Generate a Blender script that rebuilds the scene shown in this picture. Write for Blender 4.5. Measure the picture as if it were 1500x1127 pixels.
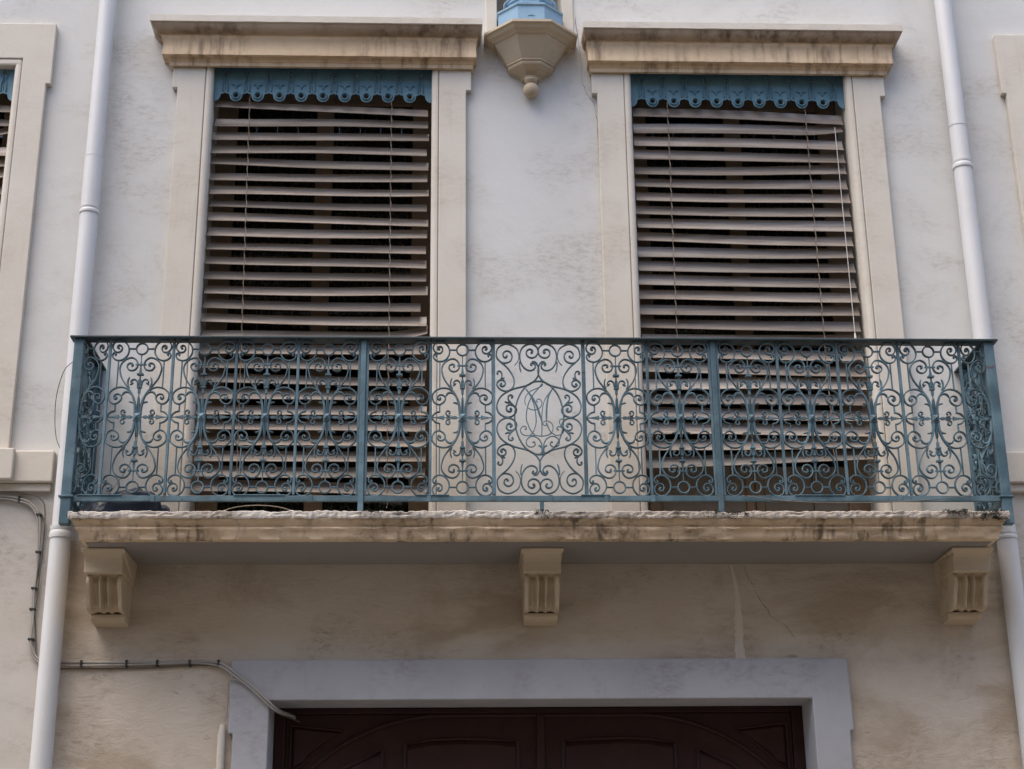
import bpy, bmesh, math, random
from mathutils import Vector, Matrix, noise
R = math.radians
sc = bpy.context.scene
col = sc.collection
for o in list(bpy.data.objects):
    bpy.data.objects.remove(o)

# ------------------------------------------------------------------ camera
cam_d = bpy.data.cameras.new('camera')
cam = bpy.data.objects.new('camera', cam_d)
col.objects.link(cam)
cam_d.sensor_fit = 'HORIZONTAL'
cam_d.sensor_width = 36.0
cam_d.lens = 56.16
cam_d.clip_start = 0.1
cam_d.clip_end = 400
RM = ((0.99925106, 0.0029186, 0.03858494), (-0.03727186, 0.34055476, 0.93948564), (-0.0103983, -0.94022015, 0.34040849))
m = Matrix(((RM[0][0], -RM[0][1], -RM[0][2], 0.0), (RM[1][0], -RM[1][1], -RM[1][2], -9.0),
            (RM[2][0], -RM[2][1], -RM[2][2], 1.6), (0, 0, 0, 1)))
cam.matrix_world = m
sc.camera = cam

# ------------------------------------------------------------------ sky and sun
SUN_EL, SUN_AZ = 68.0, 238.0          # azimuth clockwise from +Y: soft overcast light from high up, a little to the left
world = bpy.data.worlds.new('World')
sc.world = world
world.use_nodes = True
wn = world.node_tree
bg = wn.nodes['Background']
sky = wn.nodes.new('ShaderNodeTexSky')
sky.sky_type = 'NISHITA'
sky.sun_disc = False
sky.sun_elevation = R(SUN_EL)
sky.sun_rotation = R(SUN_AZ)
sky.air_density = 0.8
sky.dust_density = 2.0
wn.links.new(sky.outputs[0], bg.inputs[0])
bg.inputs[1].default_value = 0.15
sun_d = bpy.data.lights.new('sun', 'SUN')
sun_d.energy = 1.5
sun_d.angle = R(60)
sun_d.color = (1.0, 0.91, 0.77)
sun = bpy.data.objects.new('sun', sun_d)
col.objects.link(sun)
to_sun = Vector((math.sin(R(SUN_AZ)) * math.cos(R(SUN_EL)), math.cos(R(SUN_AZ)) * math.cos(R(SUN_EL)), math.sin(R(SUN_EL))))
sun.rotation_euler = to_sun.to_track_quat('Z', 'Y').to_euler()
sc.view_settings.view_transform = 'Standard'
sc.view_settings.look = 'None'
sc.view_settings.exposure = 1.58
sc.view_settings.gamma = 1.0
sc.view_settings.use_curve_mapping = False

# ------------------------------------------------------------------ helpers
rng = random.Random(7)

class MB:
    def __init__(s):
        s.v = []; s.f = []
    def add(s, vs, fs):
        b = len(s.v)
        s.v += [tuple(p) for p in vs]
        s.f += [tuple(i + b for i in f) for f in fs]
        return s
    def box(s, x0, x1, y0, y1, z0, z1):
        return s.add([(x0, y0, z0), (x1, y0, z0), (x1, y1, z0), (x0, y1, z0), (x0, y0, z1), (x1, y0, z1), (x1, y1, z1), (x0, y1, z1)],
                     [(0, 3, 2, 1), (4, 5, 6, 7), (0, 1, 5, 4), (1, 2, 6, 5), (2, 3, 7, 6), (3, 0, 4, 7)])
    def loft(s, rings, closed=True, cap=True):
        b = len(s.v); n = len(rings[0])
        for r in rings: s.v += [tuple(p) for p in r]
        for i in range(len(rings) - 1):
            for k in range(n if closed else n - 1):
                a = b + i * n + k; c = b + i * n + (k + 1) % n
                s.f.append((a, c, c + n, a + n))
        if cap:
            s.f.append(tuple(b + k for k in range(n))[::-1])
            s.f.append(tuple(b + (len(rings) - 1) * n + k for k in range(n)))
        return s
    def iron(s, path, w, d, y=0.0, n=8, taper=(1, 1), sm=3):
        """flat-laid bar swept along a path in the panel plane (u, v); w = half width in plane, d = half depth"""
        P = catmull(path, sm); N = len(P); rings = []
        for i, p in enumerate(P):
            a = P[max(i - 1, 0)]; c = P[min(i + 1, N - 1)]
            t = Vector((c[0] - a[0], c[1] - a[1]))
            if t.length < 1e-9: t = Vector((1, 0))
            t.normalize(); nx, nz = -t.y, t.x
            q = i / (N - 1)
            k = 1.0
            if q < 0.2: k = taper[0] + (1 - taper[0]) * q / 0.2
            if q > 0.8: k = taper[1] + (1 - taper[1]) * (1 - q) / 0.2
            r = []
            for j in range(n):
                th = 2 * math.pi * (j + 0.5) / n
                cc = math.copysign(abs(math.cos(th)) ** 0.7, math.cos(th)); ss = math.copysign(abs(math.sin(th)) ** 0.7, math.sin(th))
                r.append((p[0] + nx * w * k * cc, y + d * ss * (0.6 + 0.4 * k), p[1] + nz * w * k * cc))
            rings.append(r)
        return s.loft(rings)
    def tube(s, pts, r, n=10, sm=4, cap=True):
        P = catmull3(pts, sm) if sm > 1 else [Vector(p) for p in pts]
        N = len(P); rings = []; ref = Vector((0, 1, 0))
        for i, p in enumerate(P):
            t = (P[min(i + 1, N - 1)] - P[max(i - 1, 0)]).normalized()
            a = ref - t * ref.dot(t)
            if a.length < 0.05: a = Vector((1, 0, 0)) - t * t.x
            a.normalize(); b = t.cross(a)
            rr = r(i / (N - 1)) if callable(r) else r
            rings.append([p + (a * math.cos(2 * math.pi * k / n) + b * math.sin(2 * math.pi * k / n)) * rr for k in range(n)])
        return s.loft(rings, cap=cap)
    def build(s, name, mat, parent=None, origin=(0, 0, 0), smooth=None, bevel=0.0, loc=None):
        me = bpy.data.meshes.new(name)
        ox, oy, oz = origin
        me.from_pydata([(x - ox, y - oy, z - oz) for x, y, z in s.v], [], s.f)
        bm = bmesh.new(); bm.from_mesh(me)
        bmesh.ops.recalc_face_normals(bm, faces=bm.faces)
        bm.to_mesh(me); bm.free()
        finish(me, mat, smooth)
        o = link(name, me, parent)
        if loc: o.location = loc
        if bevel:
            b = o.modifiers.new('bevel', 'BEVEL'); b.width = bevel; b.segments = 2; b.limit_method = 'ANGLE'; b.angle_limit = R(40)
        return o

def finish(me, mat, smooth):
    me.materials.append(mat)
    if smooth is not None:
        me.polygons.foreach_set('use_smooth', [True] * len(me.polygons))
        me.set_sharp_from_angle(angle=R(smooth))

def link(name, data, parent=None):
    o = bpy.data.objects.new(name, data)
    col.objects.link(o)
    if parent: o.parent = parent
    return o

def catmull(P, n):
    if n <= 1 or len(P) < 3: return [tuple(p) for p in P]
    out = []
    closed = (abs(P[0][0] - P[-1][0]) + abs(P[0][1] - P[-1][1])) < 1e-9
    for i in range(len(P) - 1):
        p0 = P[i - 1] if i > 0 else (P[-2] if closed else P[0]); p1 = P[i]; p2 = P[i + 1]
        p3 = P[i + 2] if i + 2 < len(P) else (P[1] if closed else P[-1])
        for k in range(n):
            t = k / n
            out.append(tuple(0.5 * (2 * p1[c] + (p2[c] - p0[c]) * t + (2 * p0[c] - 5 * p1[c] + 4 * p2[c] - p3[c]) * t * t + (3 * p1[c] - p0[c] - 3 * p2[c] + p3[c]) * t ** 3) for c in range(len(p1))))
    out.append(tuple(P[-1]))
    return out

def catmull3(P, n):
    return [Vector(p) for p in catmull([tuple(p) for p in P], n)]

def empty(name, loc, label, cat, group=None):
    o = link(name, None); o.location = loc; o.empty_display_size = 0.1
    tag(o, label, cat, group)
    return o

def tag(o, label=None, cat=None, group=None, kind=None):
    if label: o['label'] = label
    if cat: o['category'] = cat
    if group: o['group'] = group
    if kind: o['kind'] = kind
    return o

def put(me, name, parent, loc=(0, 0, 0), rz=0.0, scale=(1, 1, 1)):
    o = link(name, me, parent); o.location = loc; o.rotation_euler = (0, 0, rz); o.scale = scale
    return o

# ------------------------------------------------------------------ materials
def mat_new(name):
    mt = bpy.data.materials.new(name); mt.use_nodes = True
    nt = mt.node_tree; b = nt.nodes['Principled BSDF']
    return mt, nt, b

def N(nt, typ, **kw):
    n = nt.nodes.new(typ)
    for k, v in kw.items():
        if isinstance(k, str) and hasattr(n, k): setattr(n, k, v)
        else: n.inputs[k].default_value = v
    return n

def coords(nt, scale=(1, 1, 1)):
    tc = nt.nodes.new('ShaderNodeTexCoord'); mp = nt.nodes.new('ShaderNodeMapping')
    mp.inputs['Scale'].default_value = scale
    nt.links.new(tc.outputs['Object'], mp.inputs['Vector'])
    return mp.outputs[0]

def noise_ramp(nt, scale3, scale, lo, hi, detail=6, rough=0.6, distortion=0.0):
    n = nt.nodes.new('ShaderNodeTexNoise'); n.inputs['Scale'].default_value = scale
    n.inputs['Detail'].default_value = detail; n.inputs['Roughness'].default_value = rough; n.inputs['Distortion'].default_value = distortion
    nt.links.new(coords(nt, scale3), n.inputs['Vector'])
    r = nt.nodes.new('ShaderNodeMapRange'); r.inputs['From Min'].default_value = lo; r.inputs['From Max'].default_value = hi
    r.interpolation_type = 'SMOOTHSTEP'
    nt.links.new(n.outputs['Fac'], r.inputs['Value'])
    return r.outputs[0]

def mix(nt, fac, a, b, amount=1.0):
    mx = nt.nodes.new('ShaderNodeMix'); mx.data_type = 'RGBA'
    if amount != 1.0:
        mu = nt.nodes.new('ShaderNodeMath'); mu.operation = 'MULTIPLY'; mu.inputs[1].default_value = amount
        nt.links.new(fac, mu.inputs[0]); fac = mu.outputs[0]
    nt.links.new(fac, mx.inputs[0])
    for s, val in ((6, a), (7, b)):
        if isinstance(val, tuple): mx.inputs[s].default_value = (*val, 1)
        else: nt.links.new(val, mx.inputs[s])
    return mx.outputs[2]

def bump(nt, b, items):
    prev = None
    for h, strength, dist in items:
        bp = nt.nodes.new('ShaderNodeBump'); bp.inputs['Strength'].default_value = strength; bp.inputs['Distance'].default_value = dist
        nt.links.new(h, bp.inputs['Height'])
        if prev: nt.links.new(prev, bp.inputs['Normal'])
        prev = bp.outputs[0]
    nt.links.new(prev, b.inputs['Normal'])

def plaster(name, base, var, dirt, dirt_amt, flake=0.0, streak=0.0, streak_col=(0.2, 0.14, 0.09), streak_lo=0.52, grain=0.25, rough=0.9, streak_scale=(22, 22, 1.6)):
    mt, nt, b = mat_new(name)
    c = mix(nt, noise_ramp(nt, (1, 1, 1), 1.1, 0.35, 0.68, 5), base, var)
    pm = noise_ramp(nt, (1, 1, 1.3), 1.7, 0.44, 0.66, 4, 0.6, 0.5)          # where dirt has settled
    fm = noise_ramp(nt, (1, 1, 2.2), 17, 0.42, 0.70, 10, 0.75, 0.6)         # its fine crazed grain
    pf = nt.nodes.new('ShaderNodeMath'); pf.operation = 'MULTIPLY'
    nt.links.new(pm, pf.inputs[0]); nt.links.new(fm, pf.inputs[1])
    c = mix(nt, pf.outputs[0], c, dirt, dirt_amt)
    c = mix(nt, pm, c, dirt, dirt_amt * 0.16)
    c = mix(nt, noise_ramp(nt, (1, 1, 1), 60, 0.64, 0.74, 4, 0.7), c, dirt, dirt_amt * 0.5)
    items = []
    if flake:
        fl = noise_ramp(nt, (1.5, 1.5, 3.4), 5.0, 0.60, 0.70, 12, 0.78, 1.0)
        c = mix(nt, noise_ramp(nt, (0.55, 0.55, 1.2), 2.1, 0.46, 0.66, 6, 0.6, 0.6), c, (base[0] * 0.66, base[1] * 0.60, base[2] * 0.52), flake)
        c = mix(nt, fl, c, tuple(k * 0.5 for k in base), flake * 0.5)
        items.append((fl, 0.7, -0.004))
        items.append((noise_ramp(nt, (1.2, 1.2, 2.4), 7.0, 0.3, 0.7, 12, 0.72, 0.5), 0.55, 0.005))
    if streak:
        st = noise_ramp(nt, streak_scale, 1.0, streak_lo, 0.72, 5, 0.6)
        big = noise_ramp(nt, (1.4, 1.4, 1.4), 1.6, 0.38, 0.6, 3)
        mu = nt.nodes.new('ShaderNodeMath'); mu.operation = 'MULTIPLY'
        nt.links.new(st, mu.inputs[0]); nt.links.new(big, mu.inputs[1])
        c = mix(nt, mu.outputs[0], c, streak_col, streak)
    nt.links.new(c, b.inputs['Base Color'])
    b.inputs['Roughness'].default_value = rough
    b.inputs['Specular IOR Level'].default_value = 0.25
    items += [(noise_ramp(nt, (1, 1, 1), 5, 0.2, 0.8, 8), 0.28, 0.007), (noise_ramp(nt, (1, 1, 1), 160, 0.2, 0.8, 3), grain, 0.002)]
    bump(nt, b, items)
    return mt

M = {}
M['wall_up'] = plaster('white_plaster', (0.595, 0.578, 0.543), (0.565, 0.543, 0.503), (0.29, 0.24, 0.19), 0.5)
M['wall_low'] = plaster('beige_plaster', (0.585, 0.505, 0.415), (0.545, 0.455, 0.355), (0.26, 0.19, 0.13), 0.65, flake=0.8)
M['wall_side'] = plaster('greige_plaster', (0.53, 0.49, 0.44), (0.49, 0.44, 0.38), (0.28, 0.22, 0.17), 0.6)
M['trim'] = plaster('cream_painted_stone', (0.60, 0.545, 0.465), (0.57, 0.51, 0.425), (0.34, 0.25, 0.17), 0.35, streak=0.15, streak_col=(0.36, 0.26, 0.17))
M['cornice'] = plaster('stained_bounce_tinted_stone', (0.68, 0.51, 0.335), (0.62, 0.45, 0.285), (0.30, 0.20, 0.12), 0.4, streak=0.75, streak_col=(0.17, 0.11, 0.065), streak_lo=0.42)  # tan base carries warm bounce light and a dirt tint; streaks are stains
M['band'] = plaster('rain_stained_moulding', (0.44, 0.33, 0.23), (0.36, 0.26, 0.17), (0.20, 0.13, 0.08), 0.6, streak=0.9, streak_col=(0.10, 0.065, 0.04), streak_lo=0.36, streak_scale=(16, 16, 0.8))
M['slab'] = plaster('weathered_slab_stone', (0.70, 0.53, 0.36), (0.62, 0.46, 0.30), (0.14, 0.10, 0.07), 0.7, streak=0.85, streak_col=(0.06, 0.045, 0.03), streak_lo=0.48, grain=0.5)
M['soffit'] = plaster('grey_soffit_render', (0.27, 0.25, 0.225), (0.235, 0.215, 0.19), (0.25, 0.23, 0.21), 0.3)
M['mortar'] = plaster('broken_lime_mortar', (0.53, 0.485, 0.43), (0.36, 0.30, 0.245), (0.055, 0.045, 0.03), 0.95, grain=0.9, streak=0.85, streak_col=(0.07, 0.055, 0.035), streak_lo=0.5, streak_scale=(13, 13, 9))
M['corbel'] = plaster('cream_corbel_stone', (0.54, 0.435, 0.31), (0.46, 0.36, 0.245), (0.20, 0.14, 0.085), 0.6, streak=0.3, streak_col=(0.2, 0.14, 0.09))
M['lavender'] = plaster('lavender_grey_paint', (0.40, 0.395, 0.402), (0.355, 0.346, 0.352), (0.19, 0.17, 0.17), 0.6, rough=0.7, streak=0.2, streak_col=(0.22, 0.2, 0.2))
M['patch'] = plaster('pale_repair_render', (0.66, 0.575, 0.475), (0.585, 0.50, 0.40), (0.34, 0.28, 0.23), 0.3)
M['ochre'] = plaster('ochre_render', (0.72, 0.55, 0.37), (0.68, 0.51, 0.33), (0.40, 0.28, 0.18), 0.4)
M['niche'] = plaster('brown_grey_niche_render', (0.33, 0.30, 0.26), (0.28, 0.24, 0.19), (0.16, 0.12, 0.08), 0.5)  # niche back in a darker brownish grey than the wall

def paint(name, base, var, rust=0.0, rough=0.5, rust_col=(0.075, 0.045, 0.03), scale=6, spec=0.4, lo=0.62, vary=0.0):
    mt, nt, b = mat_new(name)
    c = mix(nt, noise_ramp(nt, (1, 1, 1), scale, 0.3, 0.7, 6), base, var)
    if rust:
        c = mix(nt, noise_ramp(nt, (1, 1, 1), 21, lo, lo + 0.1, 8, 0.7), c, rust_col, rust)
    if vary:
        oi = nt.nodes.new('ShaderNodeObjectInfo'); hv = nt.nodes.new('ShaderNodeHueSaturation')
        mr = nt.nodes.new('ShaderNodeMapRange'); mr.inputs['To Min'].default_value = 1 - vary; mr.inputs['To Max'].default_value = 1 + vary * 0.6
        nt.links.new(oi.outputs['Random'], mr.inputs['Value']); nt.links.new(mr.outputs[0], hv.inputs['Value'])
        nt.links.new(c, hv.inputs['Color']); c = hv.outputs[0]
    nt.links.new(c, b.inputs['Base Color'])
    b.inputs['Roughness'].default_value = rough
    b.inputs['Specular IOR Level'].default_value = spec
    bump(nt, b, [(noise_ramp(nt, (1, 1, 1), 60, 0.2, 0.8, 4), 0.25, 0.002)])
    return mt
M['iron'] = paint('blue_grey_iron_paint', (0.048, 0.096, 0.120), (0.115, 0.185, 0.215), 0.85, 0.55, lo=0.572, vary=0.3)
M['iron_shaded'] = paint('shaded_handrail_paint', (0.018, 0.032, 0.034), (0.030, 0.050, 0.053), 0.6, 0.55)  # same railing iron, with the shade of its underside put into a darker colour
M['pelmet'] = paint('blue_pelmet_paint', (0.07, 0.155, 0.20), (0.105, 0.205, 0.25), 0.6, 0.55)
M['plinth'] = paint('sky_blue_plinth_paint', (0.19, 0.31, 0.42), (0.23, 0.36, 0.46), 0.3, 0.6)
M['pipe'] = paint('cream_pipe_paint', (0.60, 0.59, 0.575), (0.57, 0.55, 0.53), 0.35, 0.5, (0.38, 0.34, 0.30), 3)
M['cable'] = paint('grey_cable_sheath', (0.36, 0.33, 0.29), (0.28, 0.25, 0.22), 0.3, 0.6)
M['cable_dark'] = paint('dark_cable_sheath', (0.10, 0.09, 0.08), (0.14, 0.12, 0.10), 0.2, 0.6)
M['clip'] = paint('black_clip', (0.02, 0.02, 0.02), (0.03, 0.03, 0.03))
M['cord'] = paint('rusty_blind_chain', (0.16, 0.11, 0.08), (0.24, 0.18, 0.13), 0.5, 0.7)
M['cord_white'] = paint('pale_pull_cord', (0.62, 0.60, 0.56), (0.55, 0.53, 0.50), 0, 0.7)
M['door'] = paint('dark_brown_door_varnish', (0.034, 0.012, 0.008), (0.024, 0.008, 0.006), 0, 0.5, spec=0.25)
M['frame'] = paint('brown_window_joinery', (0.27, 0.19, 0.125), (0.21, 0.145, 0.095), 0.2, 0.55)
M['panelwood'] = paint('greyed_door_panel', (0.22, 0.19, 0.155), (0.18, 0.15, 0.12), 0.2, 0.6)
M['dark'] = paint('painted_darkness', (0.05, 0.045, 0.04), (0.04, 0.035, 0.03), 0, 0.9)  # darkness of the unlit rooms put into a near-black colour
M['bag'] = paint('navy_plastic_bag', (0.018, 0.025, 0.045), (0.03, 0.04, 0.06), 0, 0.3)
M['moss'] = paint('dry_moss', (0.045, 0.045, 0.02), (0.02, 0.018, 0.012), 0.4, 0.95)
M['twig'] = paint('dry_twig', (0.30, 0.24, 0.17), (0.22, 0.17, 0.12), 0, 0.8)
M['asphalt'] = paint('asphalt', (0.05, 0.05, 0.052), (0.06, 0.06, 0.06), 0, 0.9)
M['pavement'] = paint('pavement_stone', (0.30, 0.28, 0.25), (0.26, 0.24, 0.21), 0, 0.9)
M['roof'] = paint('clay_roof_tile', (0.30, 0.14, 0.09), (0.24, 0.11, 0.07), 0, 0.85)
M['crack'] = paint('crack_dirt', (0.10, 0.08, 0.06), (0.07, 0.055, 0.04), 0, 0.95)

def slat_mat():
    mt, nt, b = mat_new('weathered_slat_wood')
    oi = nt.nodes.new('ShaderNodeObjectInfo')
    c = mix(nt, noise_ramp(nt, (2.2, 40, 40), 1.6, 0.35, 0.7, 7), (0.262, 0.222, 0.186), (0.165, 0.128, 0.100))
    c = mix(nt, noise_ramp(nt, (5, 30, 30), 2.0, 0.62, 0.72, 8, 0.7), c, (0.12, 0.08, 0.055), 0.6)
    hv = nt.nodes.new('ShaderNodeHueSaturation')
    mr = nt.nodes.new('ShaderNodeMapRange'); mr.inputs['To Min'].default_value = 0.68; mr.inputs['To Max'].default_value = 1.28
    nt.links.new(oi.outputs['Random'], mr.inputs['Value']); nt.links.new(mr.outputs[0], hv.inputs['Value'])
    nt.links.new(c, hv.inputs['Color']); nt.links.new(hv.outputs[0], b.inputs['Base Color'])
    b.inputs['Roughness'].default_value = 0.36
    b.inputs['Specular IOR Level'].default_value = 0.6
    bump(nt, b, [(noise_ramp(nt, (2, 60, 60), 2, 0.2, 0.8, 5), 0.25, 0.002)])
    return mt
M['slat'] = slat_mat()

def glass_mat():
    mt, nt, b = mat_new('window_glass')
    tr = nt.nodes.new('ShaderNodeBsdfTransparent'); gl = nt.nodes.new('ShaderNodeBsdfGlossy'); gl.inputs['Roughness'].default_value = 0.05
    fr = nt.nodes.new('ShaderNodeFresnel'); ms = nt.nodes.new('ShaderNodeMixShader')
    tr.inputs[0].default_value = (0.75, 0.78, 0.76, 1)
    nt.links.new(fr.outputs[0], ms.inputs[0]); nt.links.new(tr.outputs[0], ms.inputs[1]); nt.links.new(gl.outputs[0], ms.inputs[2])
    nt.links.new(ms.outputs[0], nt.nodes['Material Output'].inputs['Surface'])
    return mt
M['glass'] = glass_mat()

def lace_mat():
    mt, nt, b = mat_new('grey_lace_curtain')
    v = nt.nodes.new('ShaderNodeTexVoronoi'); v.inputs['Scale'].default_value = 26; v.feature = 'DISTANCE_TO_EDGE'
    nt.links.new(coords(nt, (1, 0.2, 1)), v.inputs['Vector'])
    r = nt.nodes.new('ShaderNodeMapRange'); r.inputs['From Min'].default_value = 0.04; r.inputs['From Max'].default_value = 0.14
    nt.links.new(v.outputs['Distance'], r.inputs['Value'])
    c = mix(nt, r.outputs[0], (0.30, 0.28, 0.25), (0.085, 0.075, 0.064))
    c = mix(nt, noise_ramp(nt, (30, 30, 0.6), 2, 0.4, 0.6, 3), c, (0.05, 0.046, 0.042), 0.6)
    nt.links.new(c, b.inputs['Base Color']); b.inputs['Roughness'].default_value = 0.95
    return mt
M['lace'] = lace_mat()

# ------------------------------------------------------------------ street
g = MB().box(-60, 60, -70, -1.9, -0.3, -0.13).build('road', M['asphalt']); tag(g, kind='structure')
g = MB().box(-60, 60, -1.9, 0.6, -0.3, 0.0).build('pavement', M['pavement']); tag(g, kind='structure')

# ------------------------------------------------------------------ unseen house across the street, added to block low sky and bounce warm light
OY = -13.5
opp = empty('unseen_facing_house', (0, OY, 0), 'unseen house across the street, added to block low sky and warm the facade', 'building')
MB().box(-26, 26, OY - 9, OY, -0.1, 12.6).build('wall', M['ochre'], opp, (0, OY, 0))
MB().loft([[(-26.4, OY + 0.5, 12.6), (-26.4, OY - 9.5, 12.6), (-26.4, OY - 4.5, 14.4)], [(26.4, OY + 0.5, 12.6), (26.4, OY - 9.5, 12.6), (26.4, OY - 4.5, 14.4)]]).build('roof', M['roof'], opp, (0, OY, 0))
wp = MB().box(-0.55, 0.55, 0.002, 0.06, 0, 2.1).build('window', M['panelwood'], opp)
wp.location = (-24, 0, 1.2)
for fl in range(3):
    for i in range(17):
        if fl or i:
            c = wp.copy(); col.objects.link(c); c.location = (-24 + 3 * i, 0, 1.2 + 3.1 * fl)
# ------------------------------------------------------------------ townhouse
XC = 0.505
FLOOR = 3.915
house = empty('townhouse', (0, 0, 0), 'pale plastered townhouse facade with cream window surrounds and brown door', 'building')
WIN = [(-3.466, 4.43, 7.0), (-0.82, FLOOR, 7.03), (1.85, FLOOR, 7.017), (4.497, 4.43, 7.0)]     # centre, sill, head
HW = 0.70
DOOR = (-1.0, 2.04, 2.984)
NICHE = (0.294, 0.726, 7.16, 8.7)
ZS = 3.90                                                           # where the beige lower storey meets the white upper one

def wall_mesh(x0, x1, z0, z1, holes, y0=0.0, y1=0.42, maxc=0.8):
    mb = MB()
    xs = sorted({x0, x1} | {min(max(h[k], x0), x1) for h in holes for k in (0, 1)})
    zs = sorted({z0, z1} | {min(max(h[k], z0), z1) for h in holes for k in (2, 3)})
    for a, b in zip(xs, xs[1:]):
        for c, d in zip(zs, zs[1:]):
            mx, mz = (a + b) / 2, (c + d) / 2
            if any(h[0] < mx < h[1] and h[2] < mz < h[3] for h in holes): continue
            mb.add([(a, y0, c), (b, y0, c), (b, y0, d), (a, y0, d)], [(0, 1, 2, 3)])
    for h in holes:                                                  # reveals of the openings
        a, b, c, d = max(h[0], x0), min(h[1], x1), max(h[2], z0), min(h[3], z1)
        if a >= b or c >= d: continue
        mb.add([(a, y0, c), (a, y1, c), (a, y1, d), (a, y0, d)], [(0, 1, 2, 3)])
        mb.add([(b, y0, c), (b, y1, c), (b, y1, d), (b, y0, d)], [(0, 1, 2, 3)])
        if d < z1: mb.add([(a, y0, d), (b, y0, d), (b, y1, d), (a, y1, d)], [(0, 1, 2, 3)])
        if c > z0: mb.add([(a, y0, c), (b, y0, c), (b, y1, c), (a, y1, c)], [(0, 1, 2, 3)])
    return mb
holes_up = [(w[0] - HW, w[0] + HW, w[1], w[2]) for w in WIN] + [NICHE]
wall_mesh(-2.215, 3.24, ZS, 17, [h for h in holes_up if -2.2 < h[0] < 3.2]).build('wall', M['wall_up'], house)
wall_mesh(-12, -2.215, 4.2, 17, holes_up[:1]).build('wall', M['wall_up'], house)
wall_mesh(3.24, 13, 4.2, 17, holes_up[3:4]).build('wall', M['wall_up'], house)
wl = wall_mesh(-2.215, 3.24, 0, ZS, [(DOOR[0], DOOR[1], 0, DOOR[2])]).build('wall', M['wall_low'], house)
wl['label'] = 'flaking beige lower wall'
wall_mesh(-12, -2.215, 0, 4.2, []).build('wall', M['wall_side'], house)
wall_mesh(3.24, 13, 0, 4.2, []).build('wall', M['wall_side'], house)
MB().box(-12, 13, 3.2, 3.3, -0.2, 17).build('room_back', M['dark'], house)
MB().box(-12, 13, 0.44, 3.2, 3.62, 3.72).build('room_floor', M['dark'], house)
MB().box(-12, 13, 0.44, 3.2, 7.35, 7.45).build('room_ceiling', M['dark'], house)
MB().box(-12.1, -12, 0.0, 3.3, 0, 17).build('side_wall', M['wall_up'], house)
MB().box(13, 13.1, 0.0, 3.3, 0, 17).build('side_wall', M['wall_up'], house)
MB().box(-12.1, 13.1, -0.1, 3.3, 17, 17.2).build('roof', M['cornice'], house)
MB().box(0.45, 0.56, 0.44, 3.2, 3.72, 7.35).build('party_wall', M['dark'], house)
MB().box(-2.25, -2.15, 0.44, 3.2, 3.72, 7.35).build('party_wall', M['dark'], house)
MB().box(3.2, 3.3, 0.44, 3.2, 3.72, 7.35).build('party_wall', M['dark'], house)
# niche lining
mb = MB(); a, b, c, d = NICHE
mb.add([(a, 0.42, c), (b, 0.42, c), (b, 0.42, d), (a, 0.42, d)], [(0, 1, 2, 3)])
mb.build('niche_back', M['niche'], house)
for a, b, c in ((0.223, 0.298, 7.15), (0.722, 0.797, 7.15), (0.2985, 0.7215, 8.69)):
    MB().box(a, b, -0.014, 0.30, c, 8.77).build('niche_frame', M['trim'], house, bevel=0.006)

def sweep3(prof, xl, xr, ybase, dz=0.0, seg=1, jit=None, kl=1.0, kr=1.0):
    """profile of (offset, z) carried round a left return, the front and a right return"""
    mb = MB(); nx = seg + 1
    cols = [[(xl - o * kl, 0.0, z + dz) for o, z in prof]]
    for i in range(nx):
        t = i / seg
        cols.append([(xl - o * kl + (xr - xl + o * kl + o * kr) * t, -(ybase + o) + (jit(i, k)[0] if jit else 0), z + dz + (jit(i, k)[1] if jit else 0)) for k, (o, z) in enumerate(prof)])
    cols.append([(xr + o * kr, 0.0, z + dz) for o, z in prof])
    mb.loft(cols, closed=False, cap=False)
    return mb

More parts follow.
